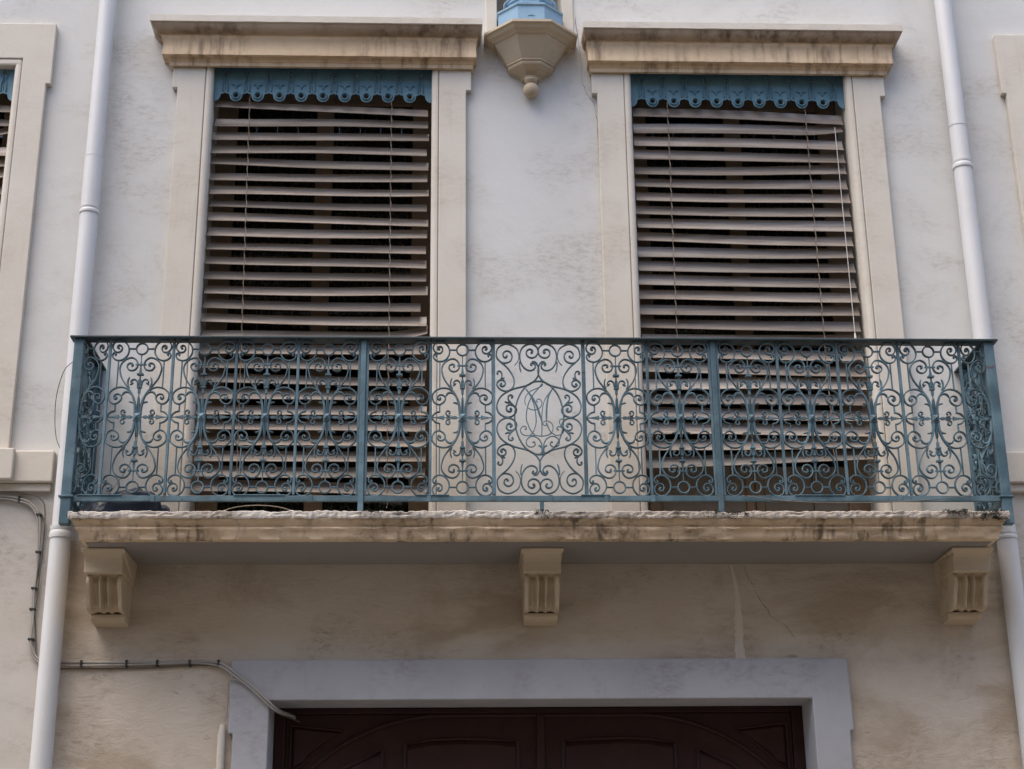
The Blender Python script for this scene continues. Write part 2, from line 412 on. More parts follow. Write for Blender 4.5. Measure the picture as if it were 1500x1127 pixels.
def cj(i, k):
    return (0.0016 * noise.noise(Vector((i * 0.35, k, 2))), 0.0016 * noise.noise(Vector((i * 0.3, k, 7)))) if 0 < i < 60 else (0, 0)
CORN = [(-0.04, 7.292), (0.13, 7.290), (0.14, 7.284), (0.14, 7.240), (0.132, 7.2365), (0.126, 7.222), (0.117, 7.204), (0.100, 7.188), (0.082, 7.178), (0.075, 7.176), (0.075, 7.164),
        (0.066, 7.150), (0.061, 7.12), (0.060, 7.09), (0.065, 7.06), (0.065, 7.042), (0.034, 7.040), (0.030, 7.030), (0.028, 7.018), (0.02, 7.012), (0.02, 6.988), (-0.002, 6.988), (-0.002, 7.05)]
for i, (cx, z0, z1) in enumerate(WIN):
    main = i in (1, 2)
    xl, xr = cx - HW, cx + HW
    ow = 0.215 if main else 0.203
    top = z1 if main else 7.30
    zj = z1 - 0.04 if main else z1
    zt_ = zj if main else 7.30
    if main:
        s = None
        for sx, xx in ((-1, xl), (1, xr)):
            P = [(xx + sx * a_, z_) for a_, z_ in ((0.043, z0), (ow, z0), (ow, zj - 0.148), (ow + 0.034, zj - 0.148), (ow + 0.034, zt_), (0.043, zt_))]
            mb = MB().loft([[(x_, -0.045, z_) for x_, z_ in P], [(x_, -0.0005, z_) for x_, z_ in P]])
            s = mb.build('jamb' if s else 'window_surround', M['trim'], s or house, bevel=0.005)
            if sx < 0: s0 = s
        s = s0
    else:
        a_, e_ = xl - ow, xl - ow - 0.030
        c_, f_ = xr + ow, xr + ow + 0.030
        P = [(a_, z0), (xl - 0.043, z0), (xl - 0.043, z1 + 0.043), (xr + 0.043, z1 + 0.043), (xr + 0.043, z0), (c_, z0), (c_, z1 - 0.14), (f_, z1 - 0.14), (f_, 7.30), (e_, 7.30), (e_, z1 - 0.14), (a_, z1 - 0.14)]
        s = MB().loft([[(x_, -0.045, z_) for x_, z_ in P], [(x_, -0.0005, z_) for x_, z_ in P]]).build('window_surround', M['trim'], house, bevel=0.005)
    for sx, xx in ((-1, xl), (1, xr)):                               # rounded inner bead of each jamb
        prof = [(0.042, -0.001), (0.042, -0.034), (0.036, -0.043), (0.022, -0.046), (0.006, -0.040), (-0.004, -0.026), (-0.004, 0.10), (-0.0005, 0.10), (-0.0005, -0.001)]
        mb = MB()
        rings = []
        zz = [z0 + (zj - z0) * k / 12 for k in range(13)]
        for z in zz:
            rings.append([(xx + sx * o, y, z) for o, y in prof])
        mb.loft(rings, closed=True)
        mb.build('bead', M['trim'], s, smooth=40)
    if main:
        dz = z1 - 7.03
        for nm, pr, mt in (('cornice_top', CORN[:5], 'trim'), ('cornice_band', CORN[4:9], 'band'), ('cornice', CORN[8:], 'cornice')):
            sweep3(pr, xl - ow - 0.034, xr + ow + 0.034, 0.05, dz, 60, cj, 1.0 if cx < 0 else 0.4, 0.5 if cx < 0 else 0.8).build(nm, M[mt], s, smooth=32)
    else:
        MB().box(xl - 0.041, xr + 0.041, -0.040, 0.10, z1 - 0.004, z1 + 0.042).build('bead', M['trim'], s, bevel=0.012)
# sill bands beside the balcony
for (a, b, st) in ((-12, -2.295, -2.515), (3.285, 13, 3.55)):
    s = MB().box(a, b, -0.06, 0, 4.235, 4.425).build('sill_band', M['trim'], house, bevel=0.008)
    if a < 0: MB().box(-4.42, st, -0.10, -0.061, 4.24, 4.428).build('sill', M['trim'], s, bevel=0.008)
    else: MB().box(st, 5.45, -0.10, -0.061, 4.24, 4.428).build('sill', M['trim'], s, bevel=0.008)
    MB().box(a, b - 0.01 if a < 0 else b, -0.035, 0, 4.185, 4.234).build('sill_moulding', M['trim'], s, bevel=0.008)
# pale strip beside the right pipe, and the repaired crack under the balcony
mb = MB(); rings = []
for k in range(31):
    t = k / 30; z = 3.755 - t * 0.555; x = 1.63 + 0.012 * math.sin(t * 5) + 0.035 * t; w = (0.010 + 0.020 * t) * rng.uniform(0.8, 1.2)
    rings.append([(x - w, 0, z), (x - w * 0.6, -0.004, z), (x + w * 0.6, -0.004, z), (x + w, 0, z)])
mb.loft(rings, closed=False, cap=False).build('repair_strip', M['patch'], house)

def crack(pts, w=0.0016, y=-0.0012):
    P = []
    for a, b in zip(pts, pts[1:]):
        for k in range(6):
            t = k / 6; P.append((a[0] + (b[0] - a[0]) * t + rng.uniform(-.004, .004), a[1] + (b[1] - a[1]) * t + rng.uniform(-.004, .004)))
    P.append(pts[-1])
    rings = []
    for i, p in enumerate(P):
        ww = w * rng.uniform(0.35, 1.1)
        rings.append([(p[0] - ww, y, p[1]), (p[0] + ww, y, p[1] + ww)])
    MB().loft(rings, closed=False, cap=False).build('crack', M['crack'], house)
crack([(0.812, 7.42), (0.83, 7.2), (0.845, 7.05), (0.842, 6.93), (0.87, 6.86), (0.915, 6.78), (0.935, 6.66), (0.935, 6.4)])
crack([(1.70, 3.74), (1.73, 3.66), (1.80, 3.52), (1.85, 3.44), (1.92, 3.40), (1.97, 3.33)], 0.0011)

# french windows behind the blinds
def french_window(cx, z0, z1, panel):
    y = 0.27
    mb = MB()
    xl, xr = cx - HW, cx + HW
    f = MB().box(cx - 0.055, cx + 0.055, y, y + 0.05, z0 + 0.003, z1 - 0.003).build('window_frame', M['frame'], house, bevel=0.006)
    for a, b in ((xl, xl + 0.13), (xr - 0.13, xr)): MB().box(a, b, y, y + 0.05, z0 + 0.003, z1 - 0.003).build('stile', M['frame'], f, bevel=0.006)
    for a, b in ((xl + 0.131, cx - 0.056), (cx + 0.056, xr - 0.131)): MB().box(a, b, y + 0.002, y + 0.048, z1 - 0.12, z1 - 0.003).build('top_rail', M['frame'], f, bevel=0.006)
    for a, b in ((xl + 0.13, cx - 0.055), (cx + 0.055, xr - 0.13)):
        zb = z0 + 0.005
        if panel:
            p = MB().box(a + 0.002, b - 0.002, y + 0.008, y + 0.04, z0 + 0.005, z0 + 0.52).build('door_panel', M['panelwood'], f, bevel=0.004)
            zb = z0 + 0.521
        MB().box(a + 0.001, b - 0.001, y + 0.020, y + 0.026, zb, z1 - 0.121).build('pane', M['glass'], f)
        rings = []
        for k in range(61):
            x = a - 0.03 + (b - a + 0.06) * k / 60
            yy = y + 0.09 + 0.014 * math.sin(k * 1.25) + 0.006 * math.sin(k * 0.53 + 1)
            rings.append([(x, yy, zb - 0.01), (x, yy, z1)])
        MB().loft(rings, closed=False, cap=False).build('lace_curtain', M['lace'], f, smooth=60)
    if panel:
        for a, b in ((xl + 0.05, xl + 0.058), (cx - 0.004, cx + 0.004), (cx + 0.35, cx + 0.356)):
            MB().box(a, b, y - 0.004, y - 0.0005, z0 + 0.01, z0 + 0.5).build('groove_strip', M['dark'], f)
    return f
french_window(WIN[0][0], WIN[0][1], WIN[0][2], True)
french_window(WIN[1][0], WIN[1][1], WIN[1][2], False)
french_window(WIN[2][0], WIN[2][1], WIN[2][2], True)
french_window(WIN[3][0], WIN[3][1], WIN[3][2], True)

# door surround
XA, XB, ZD = DOOR[0] + 0.004, DOOR[1] - 0.004, DOOR[2] - 0.004
P = [(-1.19, 0), (XA, 0), (XA, ZD), (XB, ZD), (XB, 0), (2.235, 0), (2.235, 2.80), (2.258, 2.80), (2.250, 3.205), (-1.213, 3.205), (-1.216, 2.80), (-1.19, 2.80)]
s = MB().loft([[(x_, -0.045, z_) for x_, z_ in P], [(x_, -0.0005, z_) for x_, z_ in P]]).build('door_surround', M['lavender'], house, bevel=0.007)
MB().box(DOOR[0] - 0.05, XA, 0.0, 0.30, 0, ZD).build('reveal', M['lavender'], s)
MB().box(XB, DOOR[1] + 0.05, 0.0, 0.30, 0, ZD).build('reveal', M['lavender'], s)
MB().box(DOOR[0], DOOR[1], 0.0, 0.30, ZD + 0.0005, DOOR[2] + 0.1).build('soffit', M['lavender'], s)

# ------------------------------------------------------------------ double door
dr = empty('double_door', (0.52, 0.30, 0), 'dark brown panelled double door under the lavender grey surround', 'door')
DO = (0.52, 0.30, 0)
for a, b, c in ((DOOR[0] + 0.005, DOOR[0] + 0.07, 0), (DOOR[1] - 0.07, DOOR[1] - 0.005, 0), (DOOR[0] + 0.0702, DOOR[1] - 0.0702, 2.945)):
    MB().box(a, b, 0.24, 0.31, c, DOOR[2] - 0.0055).build('door_frame', M['door'], dr, DO, bevel=0.006)
def arch_z(dx, rad=1.1, c=0.55, zc=1.835):
    dx = abs(dx)
    return zc + rad if dx < c else zc + math.sqrt(max(rad * rad - (dx - c) ** 2, 0))
def poly_panel(pts, y0, y1):
    mb = MB(); n = len(pts)
    inset = []
    cxp = sum(p[0] for p in pts) / n; czp = sum(p[1] for p in pts) / n
    for p in pts:
        d = math.hypot(p[0] - cxp, p[1] - czp); k = max(0, (d - 0.035) / d)
        inset.append((cxp + (p[0] - cxp) * k, czp + (p[1] - czp) * k))
    mb.v = [(p[0], y1, p[1]) for p in pts] + [(p[0], y0, p[1]) for p in inset]
    mb.f = [(k, (k + 1) % n, n + (k + 1) % n, n + k) for k in range(n)] + [tuple(range(n, 2 * n))]
    return mb
for sx in (-1, 1):
    X = lambda d: 0.52 + sx * d
    a, b = sorted((X(0.003), X(1.449)))
    lf = MB().box(a, b, 0.255, 0.30, 0.02, 2.944).build('door_leaf', M['door'], dr, DO, bevel=0.004)
    path = [(X(d), arch_z(d)) for d in [0.01 + 0.06 * k for k in range(24)]]
    mb = MB(); mb.iron(path, 0.012, 0.014, 0.250, 6, sm=2); mb.build('arch_moulding', M['door'], lf, DO, smooth=40)
    path = [(X(d), arch_z(d) + 0.055) for d in [0.50 + 0.05 * k for k in range(12)] if arch_z(d) + 0.06 < 2.94]
    cpts = [(X(0.13), 0.4), (X(0.77), 0.4), (X(0.77), 2.77), (X(0.62), 2.80), (X(0.45), 2.806), (X(0.28), 2.80), (X(0.13), 2.785)]
    poly_panel(cpts, 0.238, 0.2555).build('panel', M['door'], lf, DO)
    mb = MB(); mb.iron([(p[0], p[1]) for p in cpts] + [cpts[0]], 0.010, 0.012, 0.25, 6, sm=1); mb.build('panel_moulding', M['door'], lf, DO)
    spts = [(X(0.90), 0.4), (X(1.30), 0.4)] + [(X(d), arch_z(d) - 0.14) for d in (1.30, 1.2, 1.1, 1.0, 0.90)]
    poly_panel(spts, 0.240, 0.2555).build('panel', M['door'], lf, DO)
    mb = MB(); mb.iron(spts + [spts[0]], 0.010, 0.012, 0.25, 6, sm=1); mb.build('panel_moulding', M['door'], lf, DO)
    tpts = [(X(1.42), 2.885), (X(1.42), arch_z(1.42) + 0.12)] + [(X(d), min(arch_z(d) + 0.075, 2.885)) for d in (1.36, 1.28, 1.2, 1.12)]
    poly_panel(tpts, 0.240, 0.2555).build('spandrel_panel', M['door'], lf, DO)
    mb = MB(); mb.iron(tpts + [tpts[0]], 0.007, 0.010, 0.25, 6, sm=1); mb.build('panel_moulding', M['door'], lf, DO)
MB().box(0.495, 0.545, 0.225, 0.2545, 0.02, 2.944).build('meeting_stile', M['door'], dr, DO, bevel=0.012)

# ------------------------------------------------------------------ balcony
BO = (XC + 0.007, 0, 3.44)
bal = empty('balcony', BO, 'weathered stone balcony slab with crumbling white edge on three scrolled corbels', 'balcony')
SEG = 220
jb = {}
def sj(i, k):
    if (i, k) in jb: return jb[(i, k)]
    n = noise.noise(Vector((i * 0.21, k * 0.7, 3.1))); n2 = noise.noise(Vector((i * 0.55, k * 0.4, 9.0)))
    s = 0.006 if k not in (8, 9, 10) else 0.010
    r = (n * s, (n2 * 0.5 + n * 0.5) * s * (1 if k in (7, 8, 9) else 0.4))
    if i in (0, SEG): r = (0, 0)
    jb[(i, k)] = r
    return r
PS = [(-0.3, 3.878), (0.066, 3.878), (0.062, 3.868), (0.052, 3.852), (0.040, 3.840), (0.036, 3.834), (0.044, 3.830), (0.044, 3.822), (0.034, 3.812), (0.026, 3.790), (0.020, 3.768), (0.008, 3.762), (-0.3, 3.762)]
mb = sweep3(PS, -1.975, 3.0, 0.525, 0, SEG, sj)
sl = mb.build('slab', M['slab'], bal, BO, smooth=50)
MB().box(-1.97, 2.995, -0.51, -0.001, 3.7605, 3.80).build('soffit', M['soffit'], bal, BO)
# crumbling mortar edge along the top of the slab
mb = MB(); rings = []
NM = 330
for i in range(NM + 1):
    t = i / NM; x = -2.055 + 5.135 * t
    n1 = noise.noise(Vector((x * 3.0, 1.2, 0))); n2 = noise.noise(Vector((x * 11, 5.2, 0))); n3 = noise.noise(Vector((x * 31, 8.2, 0)))
    n4 = noise.noise(Vector((x * 70, 2.2, 0))); n5 = abs(noise.noise(Vector((x * 17, 4.4, 0))))
    zt = 3.914 + 0.005 * n1 + 0.009 * n2 + 0.008 * n3 + 0.004 * n4
    zb = 3.872 + 0.006 * n2 + 0.010 * max(0, n1) - 0.006 * n3 + 0.003 * n4
    if 1.44 < x < 1.60: zt -= 0.012 * math.sin((x - 1.44) / 0.16 * math.pi)
    yf = -0.600 + 0.010 * n2 + 0.008 * n3 + 0.008 * n1 + 0.004 * n4
    q1, q2, q3 = (rng.uniform(-0.0025, 0.0025) for _ in range(3)); zt += q1; zb += q2 * 0.6; yf += q3
    rings.append([(x, -0.02, 3.8785), (x, yf + 0.008, 3.8785), (x, yf + 0.002, zb), (x, yf, zb + 0.01), (x, yf - 0.002 + 0.014 * n5, (zt + zb) / 2), (x, yf + 0.002, zt - 0.006), (x, yf + 0.012, zt), (x, -0.02, 3.915)])
mb.loft(rings)
mb.build('mortar_edge', M['mortar'], bal, BO)
# corbels: block, fluted scroll, base plate
def corbel_mesh():
    mb = MB(); w = 0.104
    prof = [(0.0, 3.759), (-0.405, 3.759), (-0.405, 3.748), (-0.392, 3.742), (-0.372, 3.728), (-0.360, 3.712), (-0.352, 3.690), (-0.350, 3.660), (-0.352, 3.632), (0.0, 3.632)]
    mb.loft([[(-w - (0.012 if z > 3.735 else 0) , y, z) for y, z in prof], [(w + (0.012 if z > 3.735 else 0), y, z) for y, z in prof]])
    cap = mb
    sc_ = MB()
    path = [(-0.296, 3.632), (-0.312, 3.608), (-0.314, 3.578), (-0.300, 3.545), (-0.280, 3.515), (-0.270, 3.492), (-0.262, 3.472), (-0.252, 3.456), (-0.232, 3.445), (-0.20, 3.443)]
    path = catmull(path, 3)
    nx = 36; rows = []
    for j in range(nx + 1):
        t = j / nx; x = -0.096 + 0.192 * t
        def fl(t):
            for c, hw, dp in ((0.24, 0.135, 0.046), (0.5, 0.10, 0.046), (0.76, 0.135, 0.046)):
                q = (t - c) / hw
                if abs(q) < 1: return dp * (1 - q * q) ** 0.8
            return 0.0
        dpt = fl(t)
        row = []
        for k, (y, z) in enumerate(path):
            q = k / (len(path) - 1)
            e = min(1, q / 0.08) * (1 - 0.35 * max(0, (q - 0.85) / 0.15))
            row.append((x, y + dpt * e, z + dpt * 0.5 * e * q))
        rows.append(row)
    full = []
    for row in rows:
        full.append([(row[0][0], 0.0, 3.632)] + row + [(row[0][0], 0.0, 3.443)])
    sc_.loft(full)
    w = 0.094; bp_ = [(0, 3.4428), (-0.150, 3.4428), (-0.148, 3.425), (-0.138, 3.412), (-0.118, 3.404), (0, 3.398)]
    base = MB().loft([[(-w, y, z) for y, z in bp_], [(w, y, z) for y, z in bp_]])
    return cap, sc_, base
first = None
for i, cx in enumerate((-1.897, 0.512, 2.920)):
    if first is None:
        c_, s_, b_ = corbel_mesh()
        a = c_.build('corbel', M['corbel'], bal, bevel=0.004); bb = s_.build('fluted_scroll', M['corbel'], a, smooth=45); cc = b_.build('base_plate', M['corbel'], a, bevel=0.003)
        first = (a, bb, cc); o = a
    else:
        o = first[0].copy(); col.objects.link(o)
        for ch in first[1:]:
            c = ch.copy(); col.objects.link(c); c.parent = o
    o.location = (cx - BO[0], 0 - BO[1], -BO[2])
# moss and dirt clumps on the slab edge
def clumps(spots, n, name, mat, label):
    mb = MB()
    for (x0, x1, y0, y1, z0, z1, cnt) in spots:
        heads = [(rng.uniform(x0, x1), rng.uniform(z0 + 0.01, z1), rng.uniform(0.008, 0.026)) for _ in range(9)]
        for k in range(int(cnt * 0.8)):
            hx, hz, hs = rng.choice(heads)
            c = Vector((rng.gauss(hx, hs), rng.uniform(y0, y0 + 0.02), min(rng.gauss(hz, hs * 0.4), z1 + 0.004))); s = rng.uniform(0.002, 0.005)
            vs = [c + Vector((rng.uniform(-1, 1), rng.uniform(-1, 1), rng.uniform(-1, 1))).normalized() * s for _ in range(6)]
            mb.add(vs, [(0, 1, 2), (0, 2, 3), (0, 3, 4), (1, 2, 5), (2, 3, 5), (3, 4, 5), (0, 4, 1), (4, 1, 5)])
    o = mb.build(name, mat)
    tag(o, label, 'moss', kind='stuff')
clumps([(2.72, 2.86, -0.61, -0.57, 3.885, 3.918, 420), (2.92, 3.08, -0.61, -0.50, 3.86, 3.92, 700), (1.40, 1.47, -0.605, -0.58, 3.875, 3.915, 150), (1.52, 1.62, -0.605, -0.58, 3.865, 3.915, 260),
        (0.47, 0.53, -0.61, -0.57, 3.845, 3.915, 260), (-0.46, -0.40, -0.61, -0.58, 3.875, 3.916, 90), (-2.05, -1.97, -0.605, -0.56, 3.86, 3.918, 160)], 0, 'moss', M['moss'], 'dark dry moss along the broken edge of the balcony slab')
# ------------------------------------------------------------------ balcony railing
RY = -0.50
ZB, ZT = 4.024, 4.940
ZC = (ZB + ZT - 0.003) / 2
RO = (XC, RY, FLOOR)
rail = empty('balcony_railing', RO, 'blue grey wrought iron balcony railing of scrolled panels with oval monogram', 'railing')
XL, XR = XC - 2.597, XC + 2.597
# handrail on three sides
mb = MB().box(XL - 0.05, XR + 0.05, RY - 0.045, RY + 0.045, ZT, ZT + 0.013)
mb.build('handrail', M['iron_shaded'], rail, RO, bevel=0.003)
for x in (XL, XR):
    MB().box(x - 0.045, x + 0.045, RY + 0.0455, -0.002, ZT, ZT + 0.0125).build('handrail', M['iron_shaded'], rail, RO, bevel=0.003)
MB().box(XL + 0.02, XR - 0.02, RY - 0.012, RY + 0.012, ZB - 0.031, ZB).build('bottom_rail', M['iron'], rail, RO, bevel=0.002)
for x in (XL, XR):
    MB().box(x - 0.012, x + 0.012, RY + 0.013, -0.004, ZB - 0.031, ZB).build('bottom_rail', M['iron'], rail, RO, bevel=0.002)
# posts
for x in (XL, XR):
    s = 1 if x > XC else -1
    MB().box(x - 0.028, x + 0.028, RY - 0.026, RY + 0.026, FLOOR - 0.055, ZT - 0.001).build('post', M['iron'], rail, RO, bevel=0.004)
    MB().box(x - 0.04, x + 0.04, RY - 0.034, RY + 0.034, ZB - 0.012, ZB - 0.002).build('post_collar', M['iron'], rail, RO, bevel=0.002)
    MB().box(x - 0.012, x + 0.028, -0.03, -0.003, FLOOR + 0.0, ZT - 0.001).build('wall_post', M['iron'], rail, RO, bevel=0.003)
for d in (-0.996, 0.996):
    x = XC + d
    p = MB().box(x - 0.015, x + 0.015, RY - 0.022, RY + 0.016, FLOOR - 0.012, ZT - 0.001).build('post', M['iron'], rail, RO, bevel=0.003)
    MB().box(x - 0.030, x - 0.0155, RY - 0.012, RY + 0.010, ZB + 0.001, ZT - 0.001).build('flange', M['iron'], p, (0, 0, 0), loc=(-RO[0], -RO[1], -RO[2]), bevel=0.002)
    MB().box(x + 0.0155, x + 0.030, RY - 0.012, RY + 0.010, ZB + 0.001, ZT - 0.001).build('flange', M['iron'], p, (0, 0, 0), loc=(-RO[0], -RO[1], -RO[2]), bevel=0.002)
MB().box(XC - 0.009, XC + 0.013, RY - 0.010, RY + 0.010, FLOOR - 0.01, ZB - 0.031).build('support_leg', M['iron'], rail, RO, bevel=0.003)
# small overlapped joint plates on the bottom rail
for d in (-2.13, -1.27, -0.62, 0.05, 0.36, 0.62, 1.26, 2.0):
    MB().box(XC + d - 0.012, XC + d + 0.012, RY - 0.017, RY - 0.0122, ZB - 0.036, ZB + 0.003).build('joint_clip', M['iron'], rail, RO, bevel=0.002)
for d, w in ((-2.42, 0.12), (-1.55, 0.14), (-0.60, 0.09), (0.30, 0.08), (1.55, 0.14)):
    MB().box(XC + d - w, XC + d + w, RY - 0.018, RY + 0.018, ZB + 0.0005, ZB + 0.005).build('joint_plate', M['iron'], rail, RO)
# bars between the panels
BARS = [0.2565, 0.6155, 1.365, 1.713, 2.069, 2.425]
for d in BARS:
    for s in (-1, 1):
        x = XC + s * d - (0.005 if d < 0.3 else 0)
        w = 0.0105 if d < 0.3 else 0.0075
        MB().box(x - w, x + w, RY - 0.010, RY + 0.010, ZB + 0.0055, ZT - 0.001).build('bar', M['iron'], rail, RO, bevel=0.002)

SX, SZ = 0.169 / 380, 0.4565 / 975
W, D = 0.0043, 0.0115
def Q(pts, sx, sz): return [(u * SX * sx, v * SZ * sz) for u, v in pts]
CORNER = [(283, 880), (300, 878), (306, 895), (290, 912), (262, 903), (249, 868), (272, 830), (315, 824), (354, 855), (368, 905), (345, 952), (290, 974), (225, 960), (178, 910), (162, 850), (175, 790), (215, 740), (270, 718), (325, 729), (360, 762), (362, 797), (346, 815), (328, 810), (324, 794), (337, 788)]
HEART = [(104, 655), (116, 640), (136, 650), (132, 684), (104, 690), (84, 660)]
HEART = [(118, 652), (104, 655), (108, 676), (134, 682), (162, 668), (170, 636), (148, 600), (104, 588), (60, 608), (40, 655), (50, 705), (85, 742), (130, 753), (185, 735), (235, 690), (260, 630), (252, 560), (222, 480), (160, 392), (92, 300), (52, 215), (33, 135), (26, 30)]
SIDE = [(284, 250), (274, 240), (290, 226), (308, 246), (298, 278), (262, 290), (226, 272), (214, 238), (236, 194), (294, 164), (352, 192), (376, 262), (358, 318), (296, 364), (215, 376), (148, 352), (95, 296), (58, 205), (42, 120), (36, 30)]
LEAF = [(80, 270), (112, 306), (152, 318), (188, 304), (208, 270)]
LEAF2 = [(30, 120), (46, 160), (78, 184), (118, 190)]
OGIVE = [(280, 74), (304, 70), (335, 58), (366, 28), (378, 0), (366, -28), (335, -58), (304, -70), (280, -74)]
FLEUR = [(24, 400), (34, 448), (62, 474), (96, 466), (110, 440), (94, 424), (82, 436)]
SPIKE = [(128, 372), (146, 412), (148, 460), (130, 506)]
TAIL = [(84, 428), (100, 414), (122, 408)]
CURL = [(165, 14), (196, 34), (206, 62), (184, 86), (158, 72), (160, 52), (174, 54)]
MESH = {}
def piece(key, fn):
    if key not in MESH:
        mb = MB(); fn(mb)
        me = bpy.data.meshes.new(key[0])
        me.from_pydata(mb.v, [], mb.f)
        bm = bmesh.new(); bm.from_mesh(me); bmesh.ops.recalc_face_normals(bm, faces=bm.faces); bm.to_mesh(me); bm.free()
        finish(me, M['iron'], 45)
        MESH[key] = me
    return MESH[key]
def lathe_box(mb, z0, z1, w0, w1, d=None):
    d0 = d or w0 * 0.8; d1 = d or w1 * 0.8
    mb.loft([[(-w0, -d0, z0), (w0, -d0, z0), (w0, d0, z0), (-w0, d0, z0)], [(-w1, -d1, z1), (w1, -d1, z1), (w1, d1, z1), (-w1, d1, z1)]])
def f_boss(mb):
    h = 0.020
    for sz in (-1, 1):
        for sx in (-1, 1):
            mb.iron(Q([(9, 42), (10, 150), (8, 250)], sx, sz), W * 0.85, D, taper=(1, 0.5))
    mb.box(-h, h, -0.012, 0.012, -h, h)
    mb.add([(-h, -0.0125, -h), (h, -0.0125, -h), (h, -0.0125, h), (-h, -0.0125, h), (0, -0.030, 0)], [(0, 1, 4), (1, 2, 4), (2, 3, 4), (3, 0, 4), (0, 3, 2, 1)])
    mb.box(-h - 0.003, h + 0.003, -0.014, 0.014, -h - 0.004, -h - 0.0005)
    mb.box(-h - 0.002, h + 0.002, -0.014, 0.014, h + 0.0005, h + 0.004)
def f_finial(sz):
    def f(mb):
        z = lambda v: v * SZ * sz
        lathe_box(mb, z(40), z(300), 0.0035, 0.003)
        lathe_box(mb, z(300), z(368), 0.007, 0.008)
        lathe_box(mb, z(368), z(386), 0.014, 0.014)
        lathe_box(mb, z(386), z(470), 0.006, 0.009)
        lathe_box(mb, z(470), z(530), 0.004, 0.004)
        lathe_box(mb, z(530), z(550), 0.0175, 0.0175)
        lathe_box(mb, z(550), z(665), 0.008, 0.003)
        lathe_box(mb, z(665), z(795), 0.003, 0.003)
        lathe_box(mb, z(656), z(674), 0.030, 0.030, 0.005)
        for s in (-1, 1):
            mb.iron(Q(FLEUR, s, sz), W * 0.95, D, taper=(1, 0.7))
            mb.iron(Q(TAIL, s, sz), W * 0.8, D * 0.8, taper=(1, 0.3))
    return f
def f_spear(sx):
    def f(mb):
        u = lambda a: a * SX * sx
        mb.iron([(u(45), 0), (u(370), 0)], 0.003, 0.004, sm=1)
        for a, b, h0, h1 in ((70, 100, 0.006, 0.009), (100, 135, 0.009, 0.005), (138, 150, 0.012, 0.012), (156, 172, 0.016, 0.016), (176, 200, 0.010, 0.005), (228, 240, 0.012, 0.013), (240, 330, 0.010, 0.002)):
            mb.loft([[(u(a), -0.006, -h0), (u(a), 0.006, -h0), (u(a), 0.006, h0), (u(a), -0.006, h0)], [(u(b), -0.006, -h1), (u(b), 0.006, -h1), (u(b), 0.006, h1), (u(b), -0.006, h1)]])
        for s in (-1, 1): mb.iron(Q(CURL, sx, s), W * 0.95, D * 0.9, taper=(1, 0.8))
    return f
def f_ring(half=0):
    def f(mb):
        r = 72 * SX
        if half: pts = [(r * math.cos(t) * half, r * 1.03 * math.sin(t)) for t in [-math.pi / 2 + math.pi * k / 14 for k in range(15)]]
        else: pts = [(r * math.cos(t), r * 1.03 * math.sin(t)) for t in [2 * math.pi * k / 28 for k in range(29)]]
        mb.iron(pts, W, D, sm=1)
    return f
def panel(parent, loc, rz=0.0, sxs=(-1, 1), kx=1.0, centre=True):
    """one scrolled panel: the boss is the part, every scroll, ring, spear and bar is a sub-part of it"""
    if centre: p = put(piece(('scroll_panel',), f_boss), 'scroll_panel', parent, loc, rz, (kx, 1, 1))
    else:
        s = sxs[0]
        p = put(piece(('scroll_panel', s), lambda mb: mb.iron(Q(LEAF2, s, 1), W, D, taper=(1, .4)).iron(Q(LEAF2, s, -1), W, D, taper=(1, .4))), 'scroll_panel', parent, loc, rz, (kx, 1, 1))
    for sx in sxs:
        for sz in (-1, 1):
            put(piece(('corner_scroll', sx, sz), lambda mb: mb.iron(Q(CORNER, sx, sz), W, D, taper=(1.5, 1.3))), 'corner_scroll', p)
            put(piece(('heart_scroll', sx, sz), lambda mb: (mb.iron(Q(HEART, sx, sz), W, D, taper=(1.5, 1.3)), mb.iron(Q(SPIKE, sx, sz), W, D, taper=(1, 0.25)))), 'heart_scroll', p)
            put(piece(('side_scroll', sx, sz), lambda mb: (mb.iron(Q(SIDE, sx, sz), W, D, taper=(1.5, 1.3)), mb.iron(Q(LEAF, sx, sz), W * 1.35, D, taper=(0.8, 0.5)), mb.iron(Q(LEAF2, sx, sz), W, D, taper=(1, 0.35)))), 'side_scroll', p)
            for q, (lp, lw) in enumerate((([(285, 376), (285, 720)], 0.85), ([(284, 74), (284, 164)], 0.95), ([(70, 868), (172, 868)], 1.0))):
                put(piece(('link_bar', q, sx, sz), lambda mb: mb.iron(Q(lp, sx, sz), W * lw, D * 0.8, sm=1)), 'link_bar', p)
        put(piece(('ogive', sx), lambda mb: mb.iron(Q(OGIVE, sx, 1), W, D)), 'ogive', p)
        put(piece(('spear', sx), f_spear(sx)), 'spear', p)
    for sz in (-1, 1):
        hf = 0 if len(sxs) == 2 else sxs[0]
        put(piece(('ring', hf), f_ring(hf)), 'ring', p, (0, 0, 868 * SZ * sz))
        if centre: put(piece(('finial', sz), f_finial(sz)), 'finial', p)
    return p
zl = ZC - RO[2]
PAN = [(0.436, 0.359), (0.793, 0.355), (1.194, 0.344), (1.539, 0.348), (1.891, 0.356), (2.247, 0.356)]
for d, w in PAN:
    for s in (-1, 1):
        panel(rail, (s * d, 0, zl), 0, (-1, 1), (w - 0.012) / 0.342)
# half panels that wrap round the corners, then the short side railings
panel(rail, (-2.577, 0, zl), 0, (1,), 0.84, False)
panel(rail, (2.577, 0, zl), 0, (-1,), 0.84, False)
for s in (-1, 1):
    panel(rail, (s * 2.597, 0.020, zl), R(90), (1,), 0.84, False)
    panel(rail, (s * 2.597, 0.325, zl), R(90), (-1, 1), 0.84)
    MB().box(s * 2.597 - 0.009, s * 2.597 + 0.009, 0.168, 0.182, ZB - FLOOR, ZT - FLOOR - 0.001).build('bar', M['iron'], rail, bevel=0.002)

